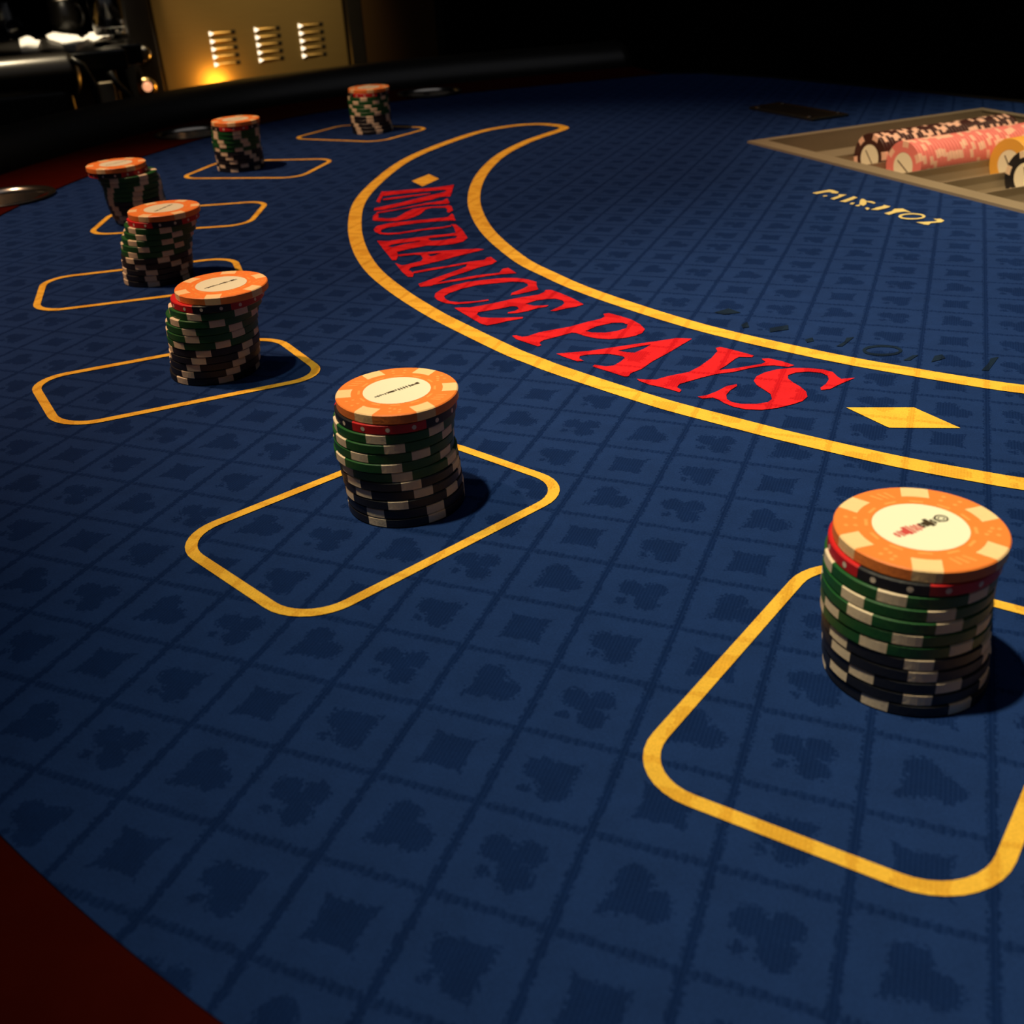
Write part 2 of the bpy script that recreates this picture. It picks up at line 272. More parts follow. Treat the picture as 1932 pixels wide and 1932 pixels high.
RED = [[[[-4.04,6.87],[-3.98,6.91],[-3.83,6.86],[-3.75,6.92],[-3.61,7.17],[-3.16,7.59],[-2.94,7.91],[-2.74,8.14],[-2.71,8.28],[-2.78,8.42],[-2.7,8.49],[-2.43,8.37],[-2.17,8.23],[-1.93,8.0],[-1.79,7.78],[-1.78,7.59],[-1.86,7.41],[-2.02,7.25],[-2.27,7.13],[-2.48,7.11],[-2.72,7.17],[-2.94,7.29],[-3.03,7.29],[-3.21,7.04],[-3.39,6.81],[-3.42,6.72],[-3.41,6.62],[-3.34,6.54],[-3.38,6.47],[-3.57,6.56],[-3.89,6.72]],[[-2.81,7.43],[-2.69,7.73],[-2.46,7.98],[-2.29,8.03],[-2.16,7.95],[-2.13,7.76],[-2.26,7.56],[-2.44,7.43],[-2.67,7.38]]],[[[-2.94,6.21],[-2.77,6.3],[-2.44,6.47],[-2.1,6.73],[-1.77,6.98],[-1.38,7.26],[-1.11,7.47],[-0.85,7.5],[-0.93,7.23],[-1.1,6.67],[-1.24,6.27],[-1.32,5.9],[-1.44,5.68],[-1.44,5.53],[-1.51,5.51],[-1.76,5.63],[-2.04,5.75],[-2.15,5.81],[-2.13,5.88],[-1.93,5.86],[-1.81,5.93],[-1.75,6.14],[-1.73,6.31],[-1.8,6.39],[-2.06,6.43],[-2.39,6.31],[-2.51,6.21],[-2.48,6.09],[-2.37,6.01],[-2.47,5.96],[-2.74,6.09]],[[-1.95,6.61],[-1.73,6.84],[-1.47,7.06],[-1.53,6.83],[-1.64,6.59],[-1.78,6.58]]],[[[-1.28,5.46],[-1.11,5.47],[-0.97,5.51],[-0.83,5.69],[-0.54,5.96],[-0.43,6.22],[-0.32,6.66],[-0.29,7.01],[-0.35,7.15],[-0.29,7.22],[-0.05,7.13],[0.18,7.03],[0.34,6.95],[0.32,6.87],[0.11,6.83],[0.07,6.73],[-0.01,6.41],[-0.09,6.17],[0.08,6.26],[0.32,6.44],[0.53,6.61],[0.58,6.71],[0.49,6.84],[0.59,6.89],[0.83,6.81],[1.05,6.68],[0.97,6.58],[0.74,6.6],[0.59,6.54],[0.37,6.37],[0.15,6.14],[-0.02,6.04],[-0.12,5.96],[-0.29,5.77],[-0.45,5.57],[-0.56,5.43],[-0.57,5.29],[-0.47,5.19],[-0.48,5.1],[-0.64,5.17],[-0.81,5.23],[-1.02,5.28],[-1.22,5.39]]],[[[-0.17,5.0],[-0.05,5.09],[0.07,5.28],[0.17,5.52],[0.31,5.65],[0.33,5.58],[0.26,5.38],[0.24,5.19],[0.28,5.03],[0.38,4.93],[0.53,4.9],[0.75,4.96],[0.9,5.07],[0.94,5.2],[0.89,5.39],[0.76,5.54],[0.62,5.69],[0.54,5.86],[0.55,6.05],[0.64,6.24],[0.81,6.43],[1.05,6.56],[1.29,6.61],[1.51,6.61],[1.68,6.54],[1.77,6.37],[1.84,6.28],[2.04,6.38],[1.93,6.2],[1.82,6.01],[1.73,5.83],[1.6,5.75],[1.58,5.84],[1.64,6.01],[1.66,6.21],[1.62,6.36],[1.51,6.46],[1.31,6.46],[1.12,6.37],[1.02,6.23],[1.04,6.09],[1.13,5.96],[1.27,5.81],[1.39,5.63],[1.44,5.44],[1.39,5.25],[1.28,5.1],[1.07,4.89],[0.86,4.76],[0.63,4.72],[0.43,4.77],[0.27,4.87],[0.17,4.97],[0.06,5.03],[-0.08,4.95]]],[[[-5.76,8.08],[-5.62,8.14],[-5.45,8.18],[-5.29,8.33],[-5.03,8.62],[-4.78,8.93],[-4.42,9.24],[-4.36,9.43],[-4.38,9.57],[-4.27,9.6],[-4.0,9.43],[-3.64,9.16],[-3.33,8.87],[-3.42,8.71],[-3.58,8.57],[-3.73,8.37],[-3.83,8.35],[-3.79,8.49],[-3.72,8.7],[-3.72,8.86],[-3.81,9.01],[-3.99,9.08],[-4.15,9.03],[-4.33,8.89],[-4.47,8.63],[-4.26,8.57],[-3.98,8.66],[-3.99,8.58],[-4.13,8.46],[-4.26,8.24],[-4.43,8.07],[-4.58,8.01],[-4.61,8.08],[-4.5,8.19],[-4.48,8.33],[-4.56,8.45],[-4.68,8.45],[-4.83,8.27],[-5.08,8.05],[-5.18,7.95],[-5.16,7.82],[-5.03,7.69],[-4.83,7.69],[-4.58,7.75],[-4.22,7.89],[-4.2,7.81],[-4.43,7.6],[-4.54,7.45],[-4.71,7.28],[-4.89,7.36],[-5.18,7.6],[-5.49,7.85]]],[[[-5.3,8.73],[-5.49,8.57],[-5.81,8.43],[-6.03,8.44],[-6.19,8.57],[-6.29,8.73],[-6.26,8.94],[-6.13,9.27],[-5.92,9.56],[-5.6,9.76],[-5.28,9.95],[-5.03,9.98],[-4.9,9.88],[-4.83,9.75],[-4.87,9.55],[-4.99,9.23],[-4.96,9.09],[-4.85,9.17],[-4.67,9.39],[-4.54,9.57],[-4.67,9.81],[-4.76,10.04],[-5.01,10.17],[-5.28,10.21],[-5.56,10.15],[-5.89,9.95],[-6.2,9.72],[-6.41,9.43],[-6.53,9.12],[-6.54,8.85],[-6.46,8.63],[-6.29,8.44],[-6.07,8.32],[-5.84,8.29],[-5.61,8.4],[-5.26,8.66]]],[[[-7.71,10.15],[-7.46,10.46],[-7.17,10.7],[-6.82,11.1],[-6.5,11.35],[-6.53,11.52],[-6.46,11.6],[-6.19,11.3],[-6.2,11.07],[-6.41,10.75],[-6.57,10.33],[-6.74,9.97],[-6.82,9.59],[-6.85,9.31],[-7.06,9.19],[-7.19,9.36],[-7.09,9.64],[-6.94,10.04],[-6.79,10.45],[-6.7,10.74],[-6.76,10.96],[-6.94,10.78],[-7.18,10.53],[-7.38,10.32],[-7.64,10.04]]],[[[-5.79,10.49],[-5.83,10.78],[-5.74,10.88],[-5.41,10.54],[-5.71,10.39],[-5.99,10.18],[-6.42,9.77],[-6.78,9.44],[-7.0,9.24],[-7.04,9.32],[-6.62,9.76],[-6.2,10.2]]],[[[-8.44,10.69],[-8.19,10.54],[-8.11,10.62],[-7.91,10.94],[-7.95,11.14],[-8.14,11.41],[-8.29,11.41],[-8.6,11.21],[-8.69,11.32],[-8.35,11.54],[-7.94,11.76],[-7.49,11.98],[-7.03,12.17],[-6.85,12.14],[-7.0,11.9],[-7.26,11.49],[-7.5,11.03],[-7.76,10.63],[-7.91,10.43],[-7.88,10.27],[-7.64,10.05],[-7.54,9.8],[-7.65,9.78],[-7.95,10.09]],[[-8.02,11.5],[-7.74,11.66],[-7.79,11.44],[-7.86,11.34]]],[[[-9.79,12.33],[-9.51,12.35],[-9.21,12.6],[-8.93,12.82],[-8.62,13.05],[-8.27,13.27],[-8.16,13.41],[-8.46,13.93],[-8.64,14.14],[-8.51,14.16],[-8.16,13.76],[-7.67,13.02],[-7.64,12.68],[-7.79,12.43],[-8.08,12.24],[-8.37,12.19],[-8.46,12.07],[-8.7,11.77],[-8.83,11.53],[-8.65,11.26],[-8.52,10.9],[-8.61,10.88],[-9.25,11.66]],[[-8.59,12.71],[-8.59,12.82],[-8.19,13.1],[-8.0,13.14],[-7.95,12.95],[-8.2,12.7],[-8.43,12.59]],[[-9.29,11.94],[-9.25,12.11],[-8.99,12.35],[-8.71,12.54],[-8.69,12.44],[-8.95,12.2],[-9.13,11.88]]],[[[-9.09,15.18],[-8.99,15.07],[-8.68,14.52],[-8.88,14.49],[-9.26,14.3],[-9.62,14.07],[-9.94,13.76],[-10.14,13.56],[-10.2,13.33],[-10.14,13.18],[-10.05,13.06],[-9.87,13.04],[-9.62,13.14],[-9.41,13.34],[-9.1,13.64],[-8.74,13.87],[-8.59,14.04],[-8.54,13.96],[-8.69,13.74],[-9.04,13.52],[-9.35,13.22],[-9.55,13.02],[-9.79,12.9],[-10.04,12.93],[-10.26,13.1],[-10.4,13.29],[-10.49,13.6],[-10.33,13.91],[-10.11,14.1],[-9.75,14.33],[-9.39,14.57],[-9.09,14.77],[-9.04,14.83]]],[[[-10.9,14.15],[-11.12,14.58],[-11.17,14.87],[-11.03,14.72],[-10.89,14.42],[-10.58,14.38],[-10.4,14.53],[-10.39,14.77],[-10.41,15.07],[-10.38,15.44],[-10.23,15.62],[-9.99,15.82],[-9.64,15.94],[-9.6,16.04],[-9.47,15.97],[-9.21,15.52],[-9.21,15.28],[-9.3,15.32],[-9.41,15.6],[-9.55,15.77],[-9.93,15.69],[-10.02,15.5],[-9.97,15.29],[-9.92,15.0],[-9.94,14.7],[-10.04,14.42],[-10.23,14.19],[-10.6,14.12],[-10.77,14.12]]],[[[-11.84,16.09],[-12.29,17.24],[-12.12,17.3],[-11.43,17.69],[-10.88,18.02],[-10.64,18.27],[-10.52,18.43],[-10.09,17.3],[-9.99,17.02],[-10.26,16.91],[-10.35,16.56],[-10.64,16.12],[-10.93,15.69],[-11.14,15.28],[-11.4,15.14],[-11.51,15.37],[-11.29,15.72],[-11.02,16.19],[-10.77,16.72],[-10.6,17.09],[-10.38,17.5],[-10.41,17.7],[-10.57,17.75],[-10.98,17.51],[-11.51,17.15],[-11.88,16.85],[-11.98,16.73],[-11.68,15.98]]],[[[-11.8,16.42],[-11.48,16.74],[-11.1,17.04],[-10.74,17.3],[-10.69,17.2],[-11.02,16.88],[-11.38,16.56],[-11.72,16.27]]],[[[-11.23,14.98],[-10.78,15.4],[-10.32,16.14],[-9.98,16.49],[-9.97,16.79],[-9.68,16.31],[-9.67,16.19],[-10.24,15.99],[-10.64,15.46],[-11.05,14.96],[-11.14,14.82]]]]
GOLD = [[[[-0.36,18.96],[-0.14,19.23],[0.03,19.41],[0.12,19.37],[0.29,19.16],[0.28,19.01],[0.14,19.01],[0.08,19.14],[-0.02,19.11],[-0.24,18.86]]],[[[0.17,18.39],[0.34,18.74],[0.32,18.9],[0.52,18.91],[0.41,18.61],[0.28,18.32]]],[[[-0.05,18.71],[0.05,18.76],[0.06,18.65],[-0.03,18.59]]],[[[0.43,18.14],[0.55,18.36],[0.68,18.64],[0.71,18.75],[0.82,18.63],[0.71,18.34],[0.58,18.08]]],[[[0.7,17.89],[0.74,18.05],[0.82,18.05],[0.78,17.86]]],[[[0.94,17.89],[0.92,18.2],[0.92,18.44],[0.97,18.5],[1.07,18.31],[1.1,17.96],[1.05,17.75]]],[[[1.07,18.28],[1.2,18.27],[1.31,18.13],[1.28,18.02],[1.18,18.12],[1.09,18.18]]],[[[0.85,17.75],[0.95,17.89],[0.97,17.74],[0.92,17.67]]],[[[1.11,17.53],[1.16,17.61],[1.23,17.51],[1.18,17.33]]],[[[1.26,17.39],[1.37,17.62],[1.5,17.79],[1.53,17.92],[1.69,17.8],[1.62,17.62],[1.43,17.39]]],[[[1.6,17.07],[1.75,17.3],[1.8,17.56],[1.99,17.62],[2.21,17.26],[2.05,17.33],[1.87,17.2],[1.72,16.95]]],[[[2.37,16.35],[2.62,16.44],[2.78,16.5],[2.83,16.59],[2.73,16.72],[2.89,16.77],[2.98,16.6],[2.91,16.43],[2.77,16.37],[2.7,16.33],[2.65,16.14],[2.56,16.18]]],[[[2.55,16.94],[2.54,16.86],[2.52,16.78],[2.47,16.71],[2.41,16.65],[2.34,16.61],[2.26,16.59],[2.19,16.58],[2.11,16.6],[2.05,16.63],[1.99,16.69],[1.96,16.75],[1.94,16.83],[1.95,16.91],[1.97,16.99],[2.02,17.06],[2.08,17.12],[2.15,17.16],[2.23,17.19],[2.31,17.19],[2.38,17.17],[2.45,17.14],[2.5,17.08],[2.53,17.01]],[[2.48,16.93],[2.48,16.88],[2.46,16.82],[2.42,16.78],[2.38,16.74],[2.32,16.71],[2.26,16.7],[2.2,16.69],[2.14,16.7],[2.09,16.72],[2.05,16.75],[2.02,16.8],[2.01,16.84],[2.02,16.89],[2.04,16.94],[2.07,16.99],[2.12,17.03],[2.18,17.06],[2.24,17.08],[2.3,17.08],[2.36,17.07],[2.41,17.05],[2.45,17.02],[2.47,16.97]]]]
DARK = [[[[2.66,7.8],[2.65,7.73],[2.62,7.66],[2.58,7.59],[2.52,7.54],[2.44,7.49],[2.37,7.46],[2.28,7.45],[2.21,7.46],[2.14,7.48],[2.08,7.52],[2.05,7.58],[2.03,7.64],[2.03,7.71],[2.06,7.79],[2.1,7.86],[2.17,7.91],[2.24,7.96],[2.32,7.99],[2.4,8.0],[2.48,7.99],[2.55,7.97],[2.6,7.92],[2.64,7.87]],[[2.6,7.79],[2.6,7.74],[2.57,7.7],[2.54,7.65],[2.48,7.61],[2.42,7.58],[2.36,7.56],[2.29,7.55],[2.23,7.55],[2.17,7.56],[2.13,7.58],[2.1,7.62],[2.08,7.66],[2.09,7.7],[2.11,7.75],[2.15,7.79],[2.2,7.83],[2.26,7.87],[2.33,7.89],[2.4,7.9],[2.46,7.9],[2.52,7.89],[2.56,7.86],[2.59,7.83]]],[[[3.89,7.2],[3.99,7.55],[4.02,7.77],[4.14,7.87],[4.08,7.6],[3.99,7.21]]],[[[1.59,7.74],[1.7,7.98],[1.71,8.19],[1.83,8.26],[1.76,8.0],[1.69,7.75]]],[[[3.13,7.37],[3.17,7.67],[3.28,7.77],[3.34,7.61],[3.25,7.5]]],[[[2.7,7.34],[2.83,7.6],[2.92,7.65],[2.81,7.37]]],[[[1.04,7.92],[1.15,8.07],[1.2,7.9],[1.1,7.8]]],[[[0.36,8.37],[0.65,8.61],[0.69,8.38],[0.4,8.16]]],[[[-0.16,8.42],[-0.09,8.61],[-0.0,8.34],[-0.1,8.26]]],[[[-0.78,8.98],[-0.57,9.27],[-0.3,9.09],[-0.57,8.91]]]]
BAND = [[4.43,3.34],[4.04,3.38],[2.94,3.55],[1.92,3.8],[1.2,4.0],[0.36,4.27],[-0.56,4.58],[-1.57,5.01],[-2.69,5.53],[-3.12,5.76],[-3.81,6.15],[-5.21,7.1],[-6.11,7.75],[-7.38,8.81],[-8.69,10.1],[-9.92,11.68],[-11.15,13.64],[-12.32,16.0],[-13.14,18.65],[-13.71,21.53],[-13.73,24.08],[-13.35,26.81],[-12.58,28.14],[-11.76,28.58],[-10.98,28.42],[-10.5,28.02],[-10.39,27.64],[-10.51,26.94],[-10.82,25.27],[-10.85,23.09],[-10.51,20.91],[-9.96,18.88],[-9.21,16.9],[-8.35,15.19],[-7.23,13.41],[-5.72,11.55],[-4.71,10.63],[-3.64,9.78],[-2.24,8.89],[-1.0,8.2],[0.09,7.72],[1.08,7.36],[1.96,7.08],[3.0,6.83],[4.01,6.62],[4.5,6.56]]
DIAMONDS = [[[2.04,5.18],[2.98,5.44],[3.64,4.87],[2.69,4.62]],[[-12.06,18.73],[-11.95,19.7],[-11.34,19.13],[-11.39,18.1]]]
BOXES = [[[1.12,-3.31],[4.03,-3.83],[5.06,0.22],[2.22,0.81]],[[-5.44,-1.15],[-2.85,-2.25],[-1.04,1.62],[-3.59,2.51]],[[-11.5,2.7],[-9.44,1.19],[-6.41,4.28],[-8.5,5.79]],[[-16.03,7.82],[-14.37,5.76],[-10.89,8.38],[-12.6,10.34]],[[-19.02,13.68],[-17.91,11.33],[-14.09,13.12],[-15.14,15.66]],[[-20.34,20.66],[-20.05,17.95],[-15.98,18.64],[-16.37,21.55]],[[-19.65,27.89],[-20.19,24.85],[-16.34,24.58],[-15.69,27.53]]]
STACKS = [[[3.22,-0.93],[3.19,-0.95],[3.17,-0.96],[3.17,-0.97],[3.17,-0.98],[3.18,-0.98],[3.19,-0.98],[3.21,-0.98],[3.22,-0.98],[3.24,-0.98],[3.25,-0.98],[3.27,-0.98]],[[-3.03,0.7],[-3.06,0.69],[-3.09,0.68],[-3.11,0.67],[-3.12,0.67],[-3.13,0.66],[-3.1,0.68],[-3.09,0.68],[-3.08,0.69],[-3.07,0.69],[-3.06,0.7],[-3.06,0.7]],[[-8.09,4.06],[-8.18,4.03],[-8.25,4.02],[-8.32,4.0],[-8.36,4.0],[-8.39,4.0],[-8.41,4.01],[-8.42,4.02],[-8.44,4.02],[-8.47,4.03],[-8.49,4.03],[-8.53,4.03]],[[-12.86,8.6],[-12.91,8.59],[-13.0,8.57],[-13.05,8.56],[-13.13,8.54],[-13.18,8.53],[-13.21,8.53],[-13.24,8.52],[-13.27,8.53],[-13.29,8.53],[-13.32,8.53],[-13.34,8.53]],[[-17.73,12.77],[-17.73,12.8],[-17.55,12.91],[-17.54,12.96],[-17.53,12.99],[-17.55,13.02],[-17.58,13.04],[-17.59,13.07],[-17.6,13.1],[-17.6,13.13],[-17.59,13.17],[-17.57,13.21]],[[-18.72,19.64],[-18.76,19.64],[-18.78,19.65],[-18.81,19.66],[-18.83,19.67],[-18.86,19.68],[-18.87,19.7],[-18.87,19.71],[-18.87,19.73],[-18.88,19.75],[-18.89,19.77],[-18.91,19.78]],[[-17.7,26.7],[-17.72,26.69],[-17.74,26.67],[-17.75,26.66],[-17.74,26.66],[-17.74,26.65],[-17.73,26.65],[-17.73,26.64],[-17.72,26.64],[-17.72,26.63],[-17.7,26.63],[-17.68,26.63]]]

# ================================================================== the room
def room_box(name, lo, hi, m):
    bm = bmesh.new(); c = [(a + b) / 2 for a, b in zip(lo, hi)]; s = [b - a for a, b in zip(lo, hi)]
    box(bm, c, s); o = obj(name, bm, m); o['kind'] = 'structure'; return o
room_box('floor', (-5, -2.5, -0.1), (4, 6, 0), M['carpet'])
room_box('ceiling', (-5, -2.5, 2.7), (4, 6, 2.8), M['wall'])
room_box('wall_back', (-5, 6, 0), (4, 6.1, 2.7), M['wall'])
room_box('wall_left', (-5.1, -2.5, 0), (-5, 6.1, 2.7), M['wall'])
room_box('wall_right', (4, -2.5, 0), (4.1, 6.1, 2.7), M['wall'])

# ================================================================== the card table
CX, CY, RF = 5.93, 22.6, 29.9
left = [(-23.75, 26.4), (-22.9, 29.6), (-21.2, 32.7), (-18.65, 35.7), (-15.7, 38.3), (-13.0, 40.4), (-10.6, 42.4)]
def mirror(p):
    vx, vy = p[0] - CX, p[1] - CY; d = vx * 0.6 + vy * 0.8
    return (CX + 2 * d * 0.6 - vx, CY + 2 * d * 0.8 - vy)
arc = [(CX + RF * math.cos(math.radians(a)), CY + RF * math.sin(math.radians(a))) for a in [178.3 + k * 5.5 for k in range(21)]]
path = catmull(left[::-1] + arc + [mirror(p) for p in left], 5)
# race path runs from the far left corner, round the players, to the right corner; dealer edge closes it
table = thing('blackjack_table', 'blue suited-cloth blackjack table with yellow betting boxes and dark red rim', 'casino table', (0, 0, 0))
e1 = Vector((0.707, 0.707)); e2 = Vector((0.707, -0.707)); A = Vector((-3.342, 25.685))
def TR(u, v): p = A + e1 * u + e2 * v; return (p.x, p.y)     # u towards the dealer, v along the tray
TL, TDp = 17.2, 9.85
bm = bmesh.new()
DEAL = [(25.5, 17.6), (18.5, 23.6), (12, 28.8), (5.4, 33.9), (1.85, 36.3), (-1.6, 38.6), (-5.3, 41.0), (-8.6, 42.5)]
slab(bm, [path + DEAL, [TR(0.1, 0.1), TR(0.1, TL - 0.1), TR(TDp - 0.1, TL - 0.1), TR(TDp - 0.1, 0.1)]], -0.5, 0.0)
felt = obj('felt', bm, M['felt'], table)
# outer rim: flat dark-red race with drink holders, then the padded armrest
r_out = offset(path, -3.5)
CUPS = [(-23.99, 14.54), (-25.15, 25.5), (-19.9, 36.15), (-19.31, 4.6)]
holes = [[(cx + 1.32 * math.cos(2 * math.pi * k / 40), cy + 1.32 * math.sin(2 * math.pi * k / 40)) for k in range(40)] for cx, cy in CUPS]
r_in = offset(path, -0.02)
bm = bmesh.new(); slab(bm, [r_in + r_out[::-1]] + holes, -0.7, 0.03); obj('race', bm, M['race'], table)
prof = [(0.0, -1.4), (0.0, 0.15), (0.18, 0.55), (0.6, 0.9), (1.3, 1.08), (2.1, 1.1), (2.9, 0.95), (3.5, 0.55), (3.8, 0.0), (3.75, -0.7), (3.3, -1.3), (2.4, -1.5)]
bm = bmesh.new(); rings = []
for d, zz in prof:
    q = offset(path, -3.5 - d); rings.append([bm.verts.new((p[0] * IN, p[1] * IN, TZ + zz * IN)) for p in q])
for a, b in zip(rings, rings[1:] + rings[:1]):
    for k in range(len(a) - 1): bm.faces.new((a[k], a[k + 1], b[k + 1], b[k]))
bm.faces.new([r[0] for r in rings]); bm.faces.new([r[-1] for r in rings][::-1])
obj('armrest', bm, M['vinyl'], table, True)
bm = bmesh.new()
dl, dr = r_out[0], r_out[-1]
dd_ = [path[-1]] + DEAL + [path[0]]; slab(bm, [dd_ + [(p_[0] + 0.3, p_[1] + 0.4) for p_ in dd_[::-1]]], -1.6, 0.02)
obj('dealer_edge', bm, M['plastic'], table)
bm = bmesh.new(); body = offset(path, -3.0); slab(bm, [body], -4.5, -2.6); obj('apron', bm, M['wood'], table)
for px, py in ((-8, 22), (20, 22)):
    bm = bmesh.new()
    box(bm, (px * IN, py * IN, (TZ - 4.6 * IN) / 2 + 0.02), (0.12, 0.45, TZ - 4.6 * IN - 0.04), 0.01)
    box(bm, (px * IN, py * IN, 0.02), (0.2, 0.75, 0.04), 0.01)
    obj('pedestal', bm, M['wood'], table)
for cx, cy in CUPS:
    bm = bmesh.new(); lathe(bm, [(1.31, 0.05), (1.31, -0.02), (1.27, -2.4), (0.02, -2.42), (0.02, -2.36), (1.22, -2.34), (1.25, -0.1), (1.27, 0.05), (1.31, 0.05)], 48)
    bmesh.ops.scale(bm, vec=(IN, IN, IN), verts=bm.verts[:]); bmesh.ops.translate(bm, vec=(cx * IN, cy * IN, TZ), verts=bm.verts[:])
    ch = obj('cup_holder', bm, M['steel'], table, True)
    bm = bmesh.new(); lathe(bm, [(1.315, 0.04), (1.36, 0.09), (1.48, 0.09), (1.51, 0.035), (1.315, 0.04)], 48)
    bmesh.ops.scale(bm, vec=(IN, IN, IN), verts=bm.verts[:]); bmesh.ops.translate(bm, vec=(cx * IN, cy * IN, TZ), verts=bm.verts[:])
    obj('rim', bm, M['plastic'], ch, True)
# ---- printed lay-out on the cloth
def round_box(q, wd=0.148, r=0.62, n=9):
    c = [Vector(p) for p in q]
    def loop(off, rad):
        L = []
        m = len(c); lines = []
        cen = sum(c, Vector((0, 0))) / m
        for i in range(m):
            a, b = c[i], c[(i + 1) % m]; d = (b - a).normalized(); nn = Vector((-d.y, d.x))
            if (cen - a).dot(nn) > 0: nn = -nn
            lines.append((a + nn * off, d))
        cs = []
        for i in range(m):
            (p, d), (p2, d2) = lines[i - 1], lines[i]
            t = ((p2 - p).x * d2.y - (p2 - p).y * d2.x) / (d.x * d2.y - d.y * d2.x); cs.append(p + d * t)
        for i in range(m):
            p, a, b = cs[i], cs[i - 1], cs[(i + 1) % m]
            s = (a - p).normalized(); e = (b - p).normalized()
            P0, P2 = p + s * rad, p + e * rad
            for k in range(n + 1):   # quarter-ellipse like corner
                t = math.pi / 2 * k / n
                o = P0 + P2 - p
                L.append(tuple(o + (P0 - o) * math.cos(t) + (P2 - o) * math.sin(t)))
        return L
    return [loop(wd / 2, r + wd / 2), loop(-wd / 2, r - wd / 2)]
for q in BOXES: flatprint('betting_box', [round_box(q)], M['yellow'], felt)
bc = catmull([tuple(p) for p in BAND], 6)
bcx = [(bc[0][0] + (bc[0][0] - bc[2][0]) * k_, bc[0][1] + (bc[0][1] - bc[2][1]) * k_ + 0.004 * k_ * k_) for k_ in (12, 9, 6, 3, 1)] + bc
bcx = bcx + [(bc[-1][0] + (bc[-1][0] - bc[-3][0]) * k_, bc[-1][1] + (bc[-1][1] - bc[-3][1]) * k_ + 0.004 * k_ * k_) for k_ in (1, 3, 6, 9, 12)]
def strip(P, w):
    a, b = offset(P, w / 2), offset(P, -w / 2); bm = bmesh.new()
    va = [bm.verts.new((p[0] * IN, p[1] * IN, TZ + 0.012 * IN)) for p in a]; vb = [bm.verts.new((p[0] * IN, p[1] * IN, TZ + 0.012 * IN)) for p in b]
    for k in range(len(P) - 1): bm.faces.new((va[k], va[k + 1], vb[k + 1], vb[k]))
    for f_ in bm.faces:
        f_.normal_update()
        if f_.normal.z < 0: f_.normal_flip()
    return bm
bm = strip(bcx, 0.345); me = bpy.data.meshes.new('insurance_band'); bm.to_mesh(me); bm.free(); link('insurance_band', me, felt, (M['yellow'],))
for q in DIAMONDS: flatprint('diamond_mark', [[q]], M['yellow'], felt)
o = flatprint('red_lettering', RED, M['red'], felt); o['label'] = 'red printed words INSURANCE PAYS'
o = flatprint('payout_lettering', GOLD, M['gold'], felt); o['label'] = 'pale gold printed words PAYS 3 TO 2'
o = flatprint('rule_lettering', DARK, M['ink'], felt, 0.010); o['label'] = 'faint black rule lettering on the cloth'

# ---- cash drop slot
dq = [Vector(p) for p in ((-4.55, 32.35), (-3.62, 33.50), (-0.75, 30.95), (-1.85, 29.85))]
bm = bmesh.new(); slab(bm, [[tuple(p) for p in dq]], 0.0, 0.07); slotp = obj('drop_slot_plate', bm, M['plastic'], table)
cen = sum(dq, Vector((0, 0))) / 4
bm = bmesh.new()
sl = [cen + (p - cen) * 0.55 for p in dq]; slab(bm, [[tuple(p) for p in dq], [tuple(cen + (p - cen) * 0.93) for p in dq]], 0.06, 0.10); obj('plate_edge', bm, M['brass'], slotp)
for p in dq:
    bm = bmesh.new()
    q = cen + (p - cen) * 0.80
    lathe(bm, [(0.11, 0.0), (0.11, 0.03), (0.06, 0.055), (0.005, 0.06)], 16, Matrix.Translation((q.x, q.y, 0.08)))
    bmesh.ops.scale(bm, vec=(IN, IN, IN), verts=bm.verts[:]); bmesh.ops.translate(bm, vec=(0, 0, TZ), verts=bm.verts[:])
    obj('screw', bm, M['steel'], slotp)

# ================================================================== chip tray
tray = thing('chip_tray', 'bronze coloured metal chip tray sunk into the blue table', 'chip tray', T(*TR(0, 0)))
tinv = Matrix.Translation(Vector(T(*TR(0, 0)))).inverted()
def tobj(name, bm, m, smooth=False):
    bm.transform(tinv); return obj(name, bm, m, tray, smooth)
bm = bmesh.new()
slab(bm, [[TR(0, 0), TR(0, TL), TR(TDp, TL), TR(TDp, 0)], [TR(0.55, 0.34), TR(0.55, TL - 0.34), TR(TDp - 0.35, TL - 0.34), TR(TDp - 0.35, 0.34)]], -0.02, 0.07)
tobj('rim', bm, M['tray'])
# recess: walls and a row of half-round wells
bm = bmesh.new()
ROW0, PITCH, NW, WR, WZ = 1.8, 1.62, 9, 0.79, -0.62
sec = [(0.34, 0.05), (0.45, -0.5)]
for k in range(NW):
    c = ROW0 + k * PITCH
    for j in range(13):
        t = math.pi * (1 + j / 12); sec.append((c + WR * math.cos(t), WZ + 0.02 + (WR - 0.02) * math.sin(t)))
sec += [(TL - 0.45, -0.5), (TL - 0.34, 0.05)]
rows = []
for u in (0.55, 0.62, 3.0, 6.0, TDp - 0.42, TDp - 0.35):
    rows.append([bm.verts.new(Vector(T(*TR(u, v), zz))) for v, zz in sec])
for a, b in zip(rows, rows[1:]):
    for k in range(len(sec) - 1): bm.faces.new((a[k], a[k + 1], b[k + 1], b[k]))
for u in (0.55, TDp - 0.35):
    p = [bm.verts.new(Vector(T(*TR(u, v), zz))) for v, zz in ((0.34, 0.05), (0.34, -1.5), (TL - 0.34, -1.5), (TL - 0.34, 0.05))]; bm.faces.new(p)
tobj('well', bm, M['tray'], False)

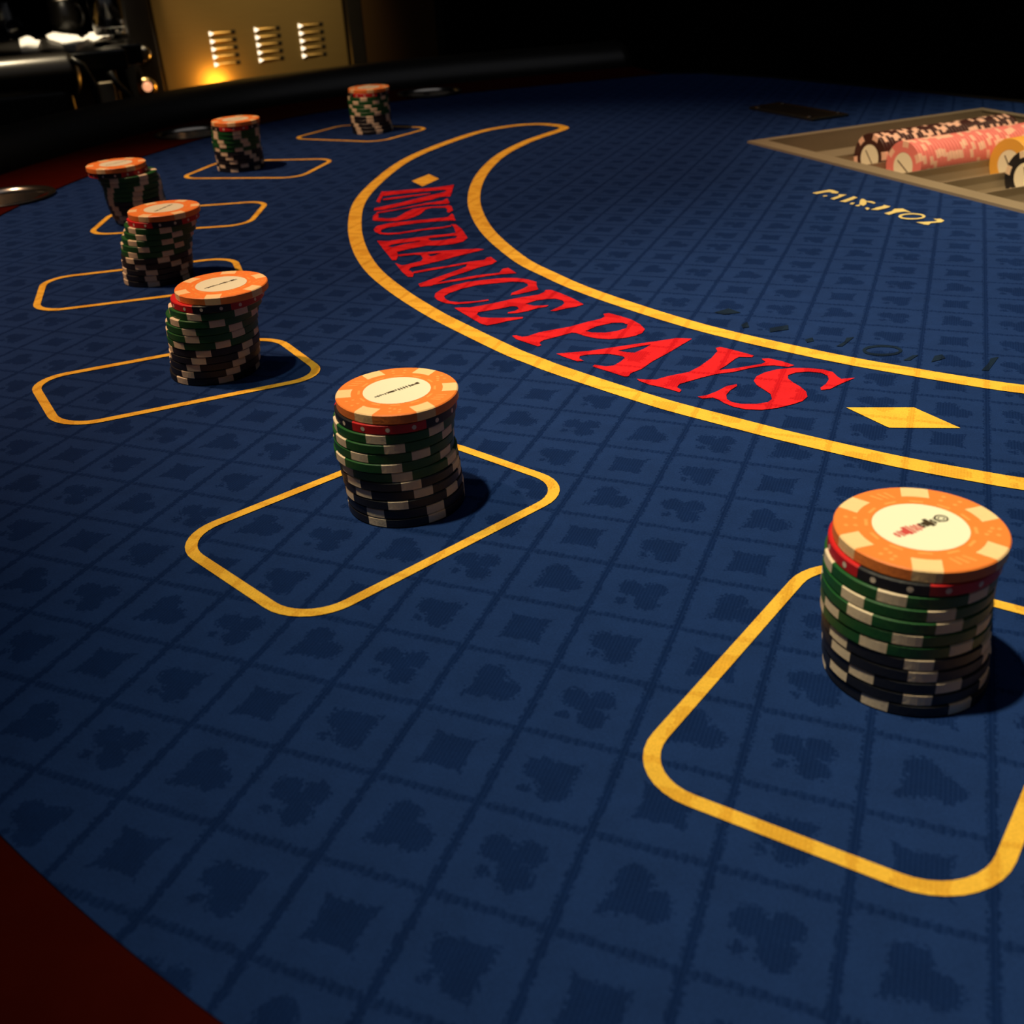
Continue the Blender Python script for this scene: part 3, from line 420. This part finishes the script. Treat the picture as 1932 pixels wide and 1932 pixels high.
# ================================================================== poker chips
R, TH = 0.768 * IN, 3.3e-3
def chip_mesh(name, base, ins, kind='spots', dashes=False, lay='label', pips=None):
    """origin at the middle of the underside; mats 0 base 1 insert 2 label 3 ring print 4 second colour"""
    bm = bmesh.new(); N = 90
    def ang_in(k, r):
        a = 2 * math.pi * k / N
        return a
    bev = 0.35e-3
    prof = [(0.0, 0), (0.55 * R, 0), (0.56 * R, 0), (0.75 * R, 0), (R - bev, 0), (R, bev), (R, TH - bev), (R - bev, TH), (0.75 * R, TH), (0.565 * R, TH), (0.55 * R, TH - 0.1e-3), (0.0, TH - 0.1e-3)]
    rings = []
    half = math.asin(0.165)
    def warp(k, r):
        if kind != 'spots': return 2 * math.pi * k / N
        per = N // 6; i = (k + per // 2) % per - per // 2; base_a = 2 * math.pi * (k - i) / N; lim = 2
        if r < 0.74 * R: return 2 * math.pi * k / N
        h = math.asin(min(0.9, 0.165 * R / r)); step = math.pi / 6
        a = abs(i); sgn = 1 if i >= 0 else -1
        if a <= lim: w_ = h * a / lim
        else: w_ = h + (step - h) * (a - lim) / (per / 2 - lim)
        return base_a + sgn * w_
    for r, z_ in prof:
        if r == 0: rings.append([bm.verts.new((0, 0, z_))])
        else: rings.append([bm.verts.new((r * math.cos(warp(k, r)), r * math.sin(warp(k, r)), z_)) for k in range(N)])
    for j in range(len(prof) - 1):
        a, b = rings[j], rings[j + 1]
        for k in range(N):
            k2 = (k + 1) % N
            if len(a) == 1: f_ = bm.faces.new((a[0], b[k2], b[k]))
            elif len(b) == 1: f_ = bm.faces.new((a[k], a[k2], b[0]))
            else: f_ = bm.faces.new((a[k], a[k2], b[k2], b[k]))
            mi = 0
            if kind == 'spots':
                per = N // 6; i = (k + per // 2) % per - per // 2
                if 3 <= j <= 7 and -2 <= i < 2: mi = 1
            else:   # three red and three black sectors
                d = (360 * (k + 0.5) / N) % 120
                if not (d < 24 or d > 96): mi = 4
            if j in (0, 10): mi = 2
            f_.material_index = mi; f_.smooth = False
    # light marks printed on the faces
    def quad(pts, zt, mi):
        f_ = bm.faces.new([bm.verts.new((px, py, zt)) for px, py in pts]); f_.material_index = mi
    if dashes:
        for k in range(12):
            a0 = 2 * math.pi * (k + 0.5) / 12 + math.pi / 12; h = 0.13
            quad([(rr * R * math.cos(a0 + s * h), rr * R * math.sin(a0 + s * h)) for rr, s in ((0.605, -1), (0.645, -1), (0.645, 1), (0.605, 1))], TH + 0.03e-3, 3)
        for k in range(6):
            a0 = 2 * math.pi * (k + 0.5) / 6
            pat = [(-0.10, 0.73), (0.0, 0.77), (0.10, 0.81), (-0.08, 0.86), (0.09, 0.89)] if k % 2 else [(-0.12, 0.86), (0.12, 0.86), (-0.12, 0.75), (0.12, 0.75)]
            if k % 3 == 0: pat = None
            if pat:
                for da, rr in pat:
                    cx, cy = rr * R * math.cos(a0 + da), rr * R * math.sin(a0 + da); s_ = 0.030 * R
                    quad([(cx + s_ * math.cos(t), cy + s_ * math.sin(t)) for t in [math.pi / 3 * q_ for q_ in range(6)]], TH + 0.03e-3, 3)
            else:
                for da in (-0.13, -0.02, 0.10):
                    quad([(rr * R * math.cos(a0 + da + s + (rr - 0.8) * 0.5), rr * R * math.sin(a0 + da + s + (rr - 0.8) * 0.5)) for rr, s in ((0.72, -0.022), (0.88, -0.022), (0.88, 0.022), (0.72, 0.022))], TH + 0.03e-3, 3)
    if kind == 'sectors':
        for k in range(15):
            a0 = math.radians(12 + 24 * k); ct, st = math.cos(a0), math.sin(a0); rr = R + 0.04e-3; s_ = 0.75e-3
            vs = []
            for q_ in range(8):
                t = math.pi / 4 * q_; off = s_ * math.cos(t)
                aa = a0 + off / R; vs.append(bm.verts.new((rr * math.cos(aa), rr * math.sin(aa), TH / 2 + s_ * 1.05 * math.sin(t))))
            f_ = bm.faces.new(vs); f_.material_index = 1
    bmesh.ops.recalc_face_normals(bm, faces=bm.faces[:])
    me = bpy.data.meshes.new(name); bm.to_mesh(me); bm.free()
    for m_ in (base, ins, M['label'] if lay == 'label' else base, M['dash'], M['c_red']): me.materials.append(m_)
    return me
ME = {'orange': chip_mesh('orange_chip', M['c_orange'], M['insert_light'], dashes=True, lay='none'),
      'green': chip_mesh('green_chip', M['c_green'], M['insert']), 'black': chip_mesh('black_chip', M['c_black'], M['insert']),
      'redblack': chip_mesh('red_and_black_chip', M['c_black'], M['dotw'], 'sectors'),
      'maroon': chip_mesh('brown_chip', M['c_maroon'], M['insert_pink']), 'pink': chip_mesh('pink_chip', M['c_pink'], M['insert_pink']),
      'yellow': chip_mesh('yellow_chip', M['c_yellow'], M['c_yellow'])}
def label_parts(parent, length=0.42, red=True, seed=0, ring=True, ang=0.0):
    """paper centre with a line of tiny printed writing"""
    bm = bmesh.new(); lathe(bm, [(0.0005 * R, 0), (0.555 * R, 0), (0.555 * R, 0.14e-3), (0.0005 * R, 0.14e-3)], 64, Matrix.Translation((0, 0, TH - 0.1e-3)))
    lab = obj('centre_label', bm, M['label'], parent)
    rnd = random.Random(seed); zt = TH + 0.07e-3
    def strokes(x0, x1, m_):
        bm = bmesh.new(); xx = x0
        while xx < x1:
            w_ = rnd.uniform(0.016, 0.028) * R * 1.9; h_ = rnd.choice((0.040, 0.048, 0.066)) * R * (1.25 if red else 0.55)
            kind = rnd.random()
            cx, cy = xx + w_ / 2, rnd.uniform(-0.006, 0.006) * R
            if kind < 0.5:   # small ring like a, o, e
                n = 10
                o_ = [(cx + w_ * 0.55 * math.cos(2 * math.pi * k / n), cy + h_ * math.sin(2 * math.pi * k / n)) for k in range(n)]
                i_ = [(cx + w_ * 0.12 * math.cos(2 * math.pi * k / n), cy + h_ * 0.35 * math.sin(2 * math.pi * k / n)) for k in range(n)]
                vo = [bm.verts.new((a_, b_, zt)) for a_, b_ in o_]; vi = [bm.verts.new((a_, b_, zt)) for a_, b_ in i_]
                for k in range(n): bm.faces.new((vo[k], vo[(k + 1) % n], vi[(k + 1) % n], vi[k]))
            else:
                for dx in ((-0.3, 0.3) if kind < 0.8 else (0,)):
                    ax = cx + dx * w_; s_ = 0.015 * R
                    bm.faces.new([bm.verts.new(p) for p in ((ax - s_, cy - h_, zt), (ax + s_, cy - h_, zt), (ax + s_, cy + h_ * 1.2, zt), (ax - s_, cy + h_ * 1.2, zt))])
            xx += w_ * 1.22
        bmesh.ops.rotate(bm, cent=(0, 0, 0), matrix=Matrix.Rotation(ang, 3, 'Z'), verts=bm.verts[:])
        return obj('label_writing', bm, m_, lab)
    L = length * R
    if red:
        strokes(-L, -0.02 * R, M['txt_red']); strokes(0.0, L * 0.62, M['txt'])
        bm = bmesh.new(); n = 24; c_ = L * 0.86
        for r1, r2 in ((0.085, 0.062), (0.045, 0.030)):
            vo = [bm.verts.new((c_ + r1 * R * math.cos(2 * math.pi * k / n), r1 * R * math.sin(2 * math.pi * k / n), zt)) for k in range(n)]
            vi = [bm.verts.new((c_ + r2 * R * math.cos(2 * math.pi * k / n), r2 * R * math.sin(2 * math.pi * k / n), zt)) for k in range(n)]
            for k in range(n): bm.faces.new((vo[k], vo[(k + 1) % n], vi[(k + 1) % n], vi[k]))
        bmesh.ops.rotate(bm, cent=(0, 0, 0), matrix=Matrix.Rotation(ang, 3, 'Z'), verts=bm.verts[:])
        obj('label_emblem', bm, M['txt'], lab)
    else: strokes(-L, L, M['txt'])
PH = [[9, -10, -7, 26, 33, 6, -16, 14, 17, 35, 14, -15], [25, 50, -20, -2, 23, -5, 1, 8, 18, -8, 27, 28], [-14, -11, 30, 2, 27, 31, 9, -17, -24, 28, 19, 10],
      [23, 4, 5, 26, 13, 36, 15, 8, 29, -13, -15, -11], [27, -20, 31, 26, 11, 6, 4, 2, 10, 12, 19, 6], [-12, 54, 1, 2, 18, 24, 3, 23, 34, 43, 8, -18], [3, 48, -14, 21, -4, 12, 22, -2, -2, 12, 17, 19]]
WHERE = ['nearest stack, in the right foreground', 'second nearest stack, front centre', 'third stack from the front', 'fourth stack from the front, overlapping a leaning stack behind',
         'crooked leaning stack at far left', 'second farthest stack', 'farthest stack, near the dark rim']
ORD = ['uppermost', 'second', 'middle', 'fourth', 'lowest']
TXT_ANG = [None] * 7
camxy = Vector((3.054, -9.895))
for s_i, st in enumerate(STACKS):
    for k in range(12):
        c = Vector(st[k]); zc = (11 - k) * 3.3e-3
        col = 'orange' if k == 0 else 'redblack' if k == 1 else 'green' if k < 7 else 'black'
        d = camxy - c; phi = math.atan2(d.y, d.x) + math.radians(PH[s_i][k])
        loc = (c.x * IN, c.y * IN, TZ + 0.0001 + zc)
        grp = 'poker chips in the ' + WHERE[s_i].split(',')[0]
        if k == 0: lb = 'orange poker chip with pale edge spots, top of the ' + WHERE[s_i]
        elif k == 1: lb = 'red and black dotted poker chip just under the orange top, ' + WHERE[s_i]
        elif k < 7: lb = '%s green poker chip, %s' % (ORD[k - 2], WHERE[s_i])
        else: lb = '%s black poker chip with cream edge spots, %s' % (ORD[k - 7], WHERE[s_i])
        o = bpy.data.objects.new('poker_chip', ME[col]); C.objects.link(o); o.location = loc; o.rotation_euler = (0, 0, phi)
        words = lb.split(); tag(o, ' '.join(words[:16]), 'poker chip', grp)
        if k == 0:
            # direction of the writing: lower left to upper right as seen from the camera
            right = Vector((-d.y, d.x)).normalized() ; away = -d.normalized()
            ang = [1.0, 0.12, 0.10, 0.75, 0.2, 0.2, 0.2][s_i]
            if s_i == 0: dirv = right * 0.62 + away * 0.78
            elif s_i == 3: dirv = right * 0.6 + away * 0.8
            else: dirv = right * 0.80 + away * 0.6
            if s_i in (1, 2): dirv = right * 0.86 + away * 0.5
            a_ = math.atan2(dirv.y, dirv.x) - phi
            label_parts(o, 0.40 if s_i == 0 else 0.42, s_i == 0, s_i, ang=a_)

# ---- chips lying in the tray
def tray_row(col, v, u0, n, name, where, rnd):
    ax = e1.normalized(); first = None
    for k in range(n):
        u = u0 + k * 0.1315
        p = TR(u, v); loc = T(p[0], p[1], WZ + 0.0)
        o = bpy.data.objects.new('poker_chip', ME[col]); C.objects.link(o); o.location = loc
        # chip axis (local z) points along -e1, the face towards the players
        z_ = Vector((-ax.x, -ax.y, 0)); x_ = Vector((0, 0, 1)); y_ = z_.cross(x_)
        m_ = Matrix((x_, y_, z_)).transposed().to_4x4() @ Matrix.Rotation(rnd.uniform(0, 6.28), 4, 'Z')
        o.matrix_world = Matrix.Translation(Vector(loc) + Vector((ax.x, ax.y, 0)) * TH) @ m_
        if k == 0:
            lb = '%s chip showing its white label, front of the %s' % (name, where)
            bm = bmesh.new(); s_ = 0.025 * R
            for q_ in range(2): bm.faces.new([bm.verts.new(pp) for pp in ((-0.4 * R, -s_, TH + .05e-3), (0.4 * R, -s_, TH + .05e-3), (0.4 * R, s_, TH + .05e-3), (-0.4 * R, s_, TH + .05e-3))]) if q_ == 0 else None
            obj('label_writing', bm, M['txt'], o)
            tag(o, lb, 'poker chip', 'chips of the ' + where)
        else: tag(o, '%s chip on edge behind the front one, %s' % (name, where), 'poker chip', 'chips of the ' + where)
rr = random.Random(5)
tray_row('maroon', ROW0, 3.5, 43, 'dark brown', 'leftmost tray row', rr)
tray_row('pink', ROW0 + PITCH, 3.45, 43, 'pink', 'pink tray row', rr)
tray_row('yellow', ROW0 + 2 * PITCH, 6.1, 22, 'yellow', 'yellow tray row', rr)
tray_row('black', ROW0 + 3 * PITCH, 5.1, 28, 'black', 'tray row at the picture edge', rr)

# ================================================================== gaming cabinet with brass front
PD = Vector((0.672, 0.740, 0)).normalized(); PN = Vector((0.740, -0.672, 0)).normalized(); PO = Vector((-1.143, 1.513, 0))
def PM(s, h, off=0.0): return PO + PD * s + PN * off + Vector((0, 0, h))
pm = Matrix(((PD.x, PN.x, 0, PO.x), (PD.y, PN.y, 0, PO.y), (0, 0, 1, 0), (0, 0, 0, 1)))   # local x along panel, y out, z up
def pbox(bm, s0, s1, o0, o1, h0, h1, bev=0.003): box(bm, ((s0 + s1) / 2, (o0 + o1) / 2, (h0 + h1) / 2), (s1 - s0, o1 - o0, h1 - h0), bev)
cab = thing('gaming_cabinet', 'tall gaming cabinet with a brushed brass front and three vent groups', 'gaming machine', (PO.x, PO.y, 0), (0, 0, math.atan2(PD.y, PD.x)))
def cobj(name, bm, m, parent=None, smooth=False):
    bmesh.ops.transform(bm, matrix=Matrix.Diagonal((1, -1, 1, 1)), verts=bm.verts[:])   # parent y axis points into the cabinet
    return obj(name, bm, m, parent or cab, smooth)
bm = bmesh.new(); pbox(bm, -0.225, 0.38, -0.30, -0.012, 0.0, 1.5, 0.01); cobj('body', bm, M['plastic'])
bm = bmesh.new(); pbox(bm, -0.178, 0.168, -0.012, 0.0, 0.35, 1.35); front = cobj('front_panel', bm, M['panel'])
bm = bmesh.new(); pbox(bm, 0.205, 0.355, -0.012, -0.002, 0.35, 1.35); cobj('side_panel', bm, M['panel2'])
bm = bmesh.new(); pbox(bm, -0.228, -0.182, -0.012, 0.012, 0.3, 1.4, 0.006); cobj('left_post', bm, M['plastic'])
bm = bmesh.new(); pbox(bm, 0.171, 0.203, -0.012, 0.010, 0.3, 1.4, 0.006); cobj('right_post', bm, M['plastic'])
for cs in (-0.066, 0.0165, 0.099):
    for k in range(5):
        h = 0.924 - k * 0.0128; s0 = cs - 0.017; s1 = cs + 0.022
        bm = bmesh.new(); n = 8; L = []
        # hooded louvre: half-round blister, open at its left end
        for i in range(7):
            s = s0 + (s1 - s0) * i / 6; hh = 0.0024 * (1 - (i / 6) ** 3 * 0.85)
            L.append([bm.verts.new((s, hh * 1.3 * math.sin(math.pi * j / n) + 0.0003, h + hh * math.cos(math.pi * j / n))) for j in range(n + 1)])
        for a, b in zip(L, L[1:]):
            for j in range(n): bm.faces.new((a[j], a[j + 1], b[j + 1], b[j]))
        lo = cobj('louvre', bm, M['panel'], front, True)
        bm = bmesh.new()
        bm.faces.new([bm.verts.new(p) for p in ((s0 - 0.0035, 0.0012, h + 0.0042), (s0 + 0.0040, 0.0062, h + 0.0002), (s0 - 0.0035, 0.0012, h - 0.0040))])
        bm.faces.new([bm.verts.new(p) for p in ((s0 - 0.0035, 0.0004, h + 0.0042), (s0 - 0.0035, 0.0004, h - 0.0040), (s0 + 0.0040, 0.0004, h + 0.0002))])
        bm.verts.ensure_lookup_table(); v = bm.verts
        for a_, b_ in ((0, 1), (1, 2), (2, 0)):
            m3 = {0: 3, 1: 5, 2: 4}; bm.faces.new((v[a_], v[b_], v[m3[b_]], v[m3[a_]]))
        cobj('louvre_glint', bm, M['glint'], front)  # glowing triangle put in as the glint at the louvre's left end
        bm = bmesh.new(); pbox(bm, s1 - 0.003, s1 + 0.005, 0.0, 0.0012, h - 0.003, h + 0.0032, 0.0005); cobj('vent_hole', bm, M['plastic'], front)
def disc(s, h, r, t, off):
    bm = bmesh.new(); lathe(bm, [(0.001, t), (r * 0.7, t), (r, t * 0.55), (r, 0)], 28, Matrix.Translation((s, off, h)) @ Matrix.Rotation(-math.pi / 2, 4, 'X'))
    return bm
o = cobj('key_lock', disc(-0.208, 0.903, 0.013, 0.008, 0.012), M['steel'], None, True)
bm = bmesh.new(); pbox(bm, -0.2095, -0.2065, 0.0200, 0.0208, 0.896, 0.910, 0.0003); cobj('key_slot', bm, M['plastic'], o)
o = cobj('indicator_bezel', disc(-0.2135, 0.848, 0.017, 0.006, 0.012), M['brass'], None, True); o['label'] = 'copper coloured bezel of the amber light'
bm = bmesh.new(); bmesh.ops.create_uvsphere(bm, u_segments=20, v_segments=12, radius=0.0085, matrix=Matrix.Translation((-0.2135, 0.018, 0.850))); cobj('indicator_lamp', bm, M['bulb'], o, True)
# added lights: amber glow low on the brass, diagonal streak, soft wash from above
def plamp(name, s, off, h, e, col, r):
    l = bpy.data.lights.new(name, 'POINT'); l.energy = e; l.color = col; l.shadow_soft_size = r
    o = bpy.data.objects.new(name, l); C.objects.link(o); o.location = PM(s, h, off)
plamp('added_amber_glow', -0.080, 0.052, 0.836, 0.26, (1.0, 0.44, 0.06), 0.02)
spot('cabinet_spot', PM(-0.36, 1.45, 0.10), PM(-0.10, 0.88), 30, (1.0, 0.62, 0.28), 9)
spot('cabinet_spot', PM(0.05, 1.75, 0.55), PM(0.03, 0.92), 40.0, (1.0, 0.78, 0.42), 30)

# ================================================================== side counter with napkins, tumblers and mug
cn = thing('side_counter', 'dark side counter at far left with white napkins lying on it', 'counter', (PO.x, PO.y, 0), (0, 0, math.atan2(PD.y, PD.x)))
def nobj(name, bm, m, parent=None, smooth=False):
    bmesh.ops.transform(bm, matrix=Matrix.Diagonal((1, -1, 1, 1)), verts=bm.verts[:]); return obj(name, bm, m, parent or cn, smooth)
CT = 0.930
bm = bmesh.new(); pbox(bm, -1.30, -0.262, -0.30, 0.23, CT - 0.03, CT, 0.006); pbox(bm, -0.30, -0.228, 0.02, 0.16, CT - 0.03, CT, 0.004); nobj('worktop', bm, M['plastic'])
bm = bmesh.new(); pbox(bm, -1.27, -0.28, -0.28, 0.20, 0.02, CT - 0.03, 0.006); nobj('cupboard', bm, M['wood'])
def napkin(pts, lab, seed):
    rnd = random.Random(seed); lv = [Vector((p[0], p[1], 0)) for p in pts]; bm = bmesh.new()
    cenp = sum(lv, Vector()) / len(lv)
    zs = [rnd.uniform(0.0025, 0.009) for _ in lv]
    top = [bm.verts.new((p.x, p.y, CT + z_)) for p, z_ in zip(lv, zs)]; bot = [bm.verts.new((p.x, p.y, CT + 0.0003)) for p in lv]
    for t in tessellate_polygon([lv]):
        bm.faces.new([top[k] for k in t]); bm.faces.new([bot[k] for k in reversed(t)])
    for k in range(len(lv)): bm.faces.new((top[k], top[(k + 1) % len(lv)], bot[(k + 1) % len(lv)], bot[k]))
    bmesh.ops.subdivide_edges(bm, edges=bm.edges[:], cuts=2, use_grid_fill=True)
    for v in bm.verts:
        if v.co.z > CT + 0.002: v.co.z += rnd.uniform(-0.0008, 0.0015)
    o = obj('paper_napkin', bm, M['paper']); tag(o, lab, 'napkin', 'napkins on the side counter')
napkin([(-1.528, 1.329), (-1.491, 1.313), (-1.376, 1.224), (-1.321, 1.159), (-1.341, 1.143)], 'narrow folded white napkin, leftmost on the side counter', 1)
napkin([(-1.441, 1.306), (-1.495, 1.382), (-1.447, 1.387), (-1.368, 1.312), (-1.297, 1.250), (-1.224, 1.14), (-1.258, 1.153), (-1.33, 1.219), (-1.386, 1.256)], 'large crumpled white napkin in the middle of the side counter', 2)
napkin([(-1.364, 1.312), (-1.403, 1.372), (-1.43, 1.46), (-1.335, 1.356), (-1.293, 1.286), (-1.288, 1.252)], 'bright white napkin lying around the foot of the glass tumbler', 3)
def tumbler(p, r, h, lab):
    bm = bmesh.new(); lathe(bm, [(0.001, 0), (r * 0.86, 0), (r * 0.9, 0.002), (r, h), (r - 0.0018, h), (r * 0.86, 0.012), (0.001, 0.011)], 40)
    o = obj('glass_tumbler', bm, M['glass'], None, True); o.location = p; tag(o, lab, 'glass', 'tumblers on the side counter'); return o
q = PM(-0.262, CT + 0.0005, 0.075); tumbler((q.x, q.y, CT + 0.012), 0.028, 0.078, 'clear glass tumbler standing on the napkin beside the brass cabinet')
q = PM(-0.405, CT + 0.0005, -0.20); tumbler((q.x, q.y, CT + 0.0006), 0.026, 0.060, 'dim glass tumbler at the far left end of the napkins')
q = PM(-0.305, CT, -0.20)
mug = thing('coffee_mug', 'dark mug with a greyish rim standing behind the napkins', 'mug', (q.x, q.y, CT + 0.0006))
bm = bmesh.new(); lathe(bm, [(0.001, 0), (0.026, 0), (0.029, 0.004), (0.029, 0.060), (0.026, 0.060), (0.026, 0.008), (0.001, 0.006)], 36); obj('body', bm, M['plastic'], mug, True)
bm = bmesh.new(); lathe(bm, [(0.0262, 0.058), (0.0292, 0.058), (0.0294, 0.066), (0.0262, 0.066), (0.0262, 0.058)], 36); obj('rim', bm, M['steel'], mug, True)
bm = bmesh.new(); tube(bm, [(0.027 + 0.016 * math.sin(t), 0, 0.032 + 0.018 * math.cos(t)) for t in [math.pi * k / 10 for k in range(11)]], 0.003, 8); obj('handle', bm, M['plastic'], mug, True)
tq = PM(-0.33, CT, 0.0)
spot('counter_spot', (tq.x + 0.12, tq.y - 0.25, 2.3), (tq.x - 0.02, tq.y + 0.02, CT), 160, (1.0, 0.84, 0.58), 12, 0.5, 0.03)

# ================================================================== black chair
DIR = Vector((0.70, 0.714, 0)).normalized(); OUT = Vector((0.714, -0.70, 0)).normalized()
ce = Vector((-1.125, 1.010, 0))       # right end of the back pad
chair = thing('bar_chair', 'black padded chair with a shiny back roll beyond the far rim, left', 'chair', (ce.x, ce.y, 0), (0, 0, math.atan2(DIR.y, DIR.x)))
def capsule(bm, x0, x1, y, zc, r, n=20, sy=1.0):
    prof = [(0.001, x0)] + [(r * math.sin(t), x0 + r * 0.5 * (1 - math.cos(t))) for t in [math.pi / 2 * k / 6 for k in range(1, 7)]]
    prof += [(r * math.cos(t), x1 - r * 0.5 + r * 0.5 * math.sin(t)) for t in [math.pi / 2 * k / 6 for k in range(0, 6)]] + [(0.001, x1)]
    m = Matrix.Translation((0, y, zc)) @ Matrix.Diagonal((1, sy, 1, 1)) @ Matrix(((0, 0, 1, 0), (0, 1, 0, 0), (1, 0, 0, 0), (0, 0, 0, 1)))
    lathe(bm, prof, n, m)
bm = bmesh.new(); capsule(bm, -0.44, 0.014, 0, 0.912, 0.030); obj('back_roll', bm, M['plastic'], chair, True)
bm = bmesh.new(); box(bm, (-0.213, 0.0, 0.78), (0.42, 0.045, 0.24), 0.015); obj('backrest', bm, M['vinyl'], chair, True)
bm = bmesh.new(); box(bm, (-0.213, -0.20, 0.60), (0.44, 0.42, 0.07), 0.025); obj('seat', bm, M['vinyl'], chair, True)
bm = bmesh.new(); box(bm, (0.045, -0.005, 0.868), (0.022, 0.012, 0.060), 0.003); obj('side_plate', bm, M['tray'], chair)
for pts in (((0.004, -0.02, 0.934), (0.018, -0.02, 0.924), (0.026, -0.02, 0.902), (0.030, -0.02, 0.84), (0.030, 0, 0.62)), ((0.052, -0.02, 0.912), (0.060, -0.02, 0.894), (0.072, -0.02, 0.878), (0.080, -0.02, 0.84), (0.05, -0.1, 0.62))):
    bm = bmesh.new(); tube(bm, pts, 0.0045, 10); obj('frame_tube', bm, M['vinyl'], chair, True)
for lx in (-0.41, 0.0):
    for ly in (0.0, -0.36):
        bm = bmesh.new(); tube(bm, [(lx, ly, 0.0), (lx, ly, 0.57)], 0.012, 12); obj('leg', bm, M['steel'], chair, True)
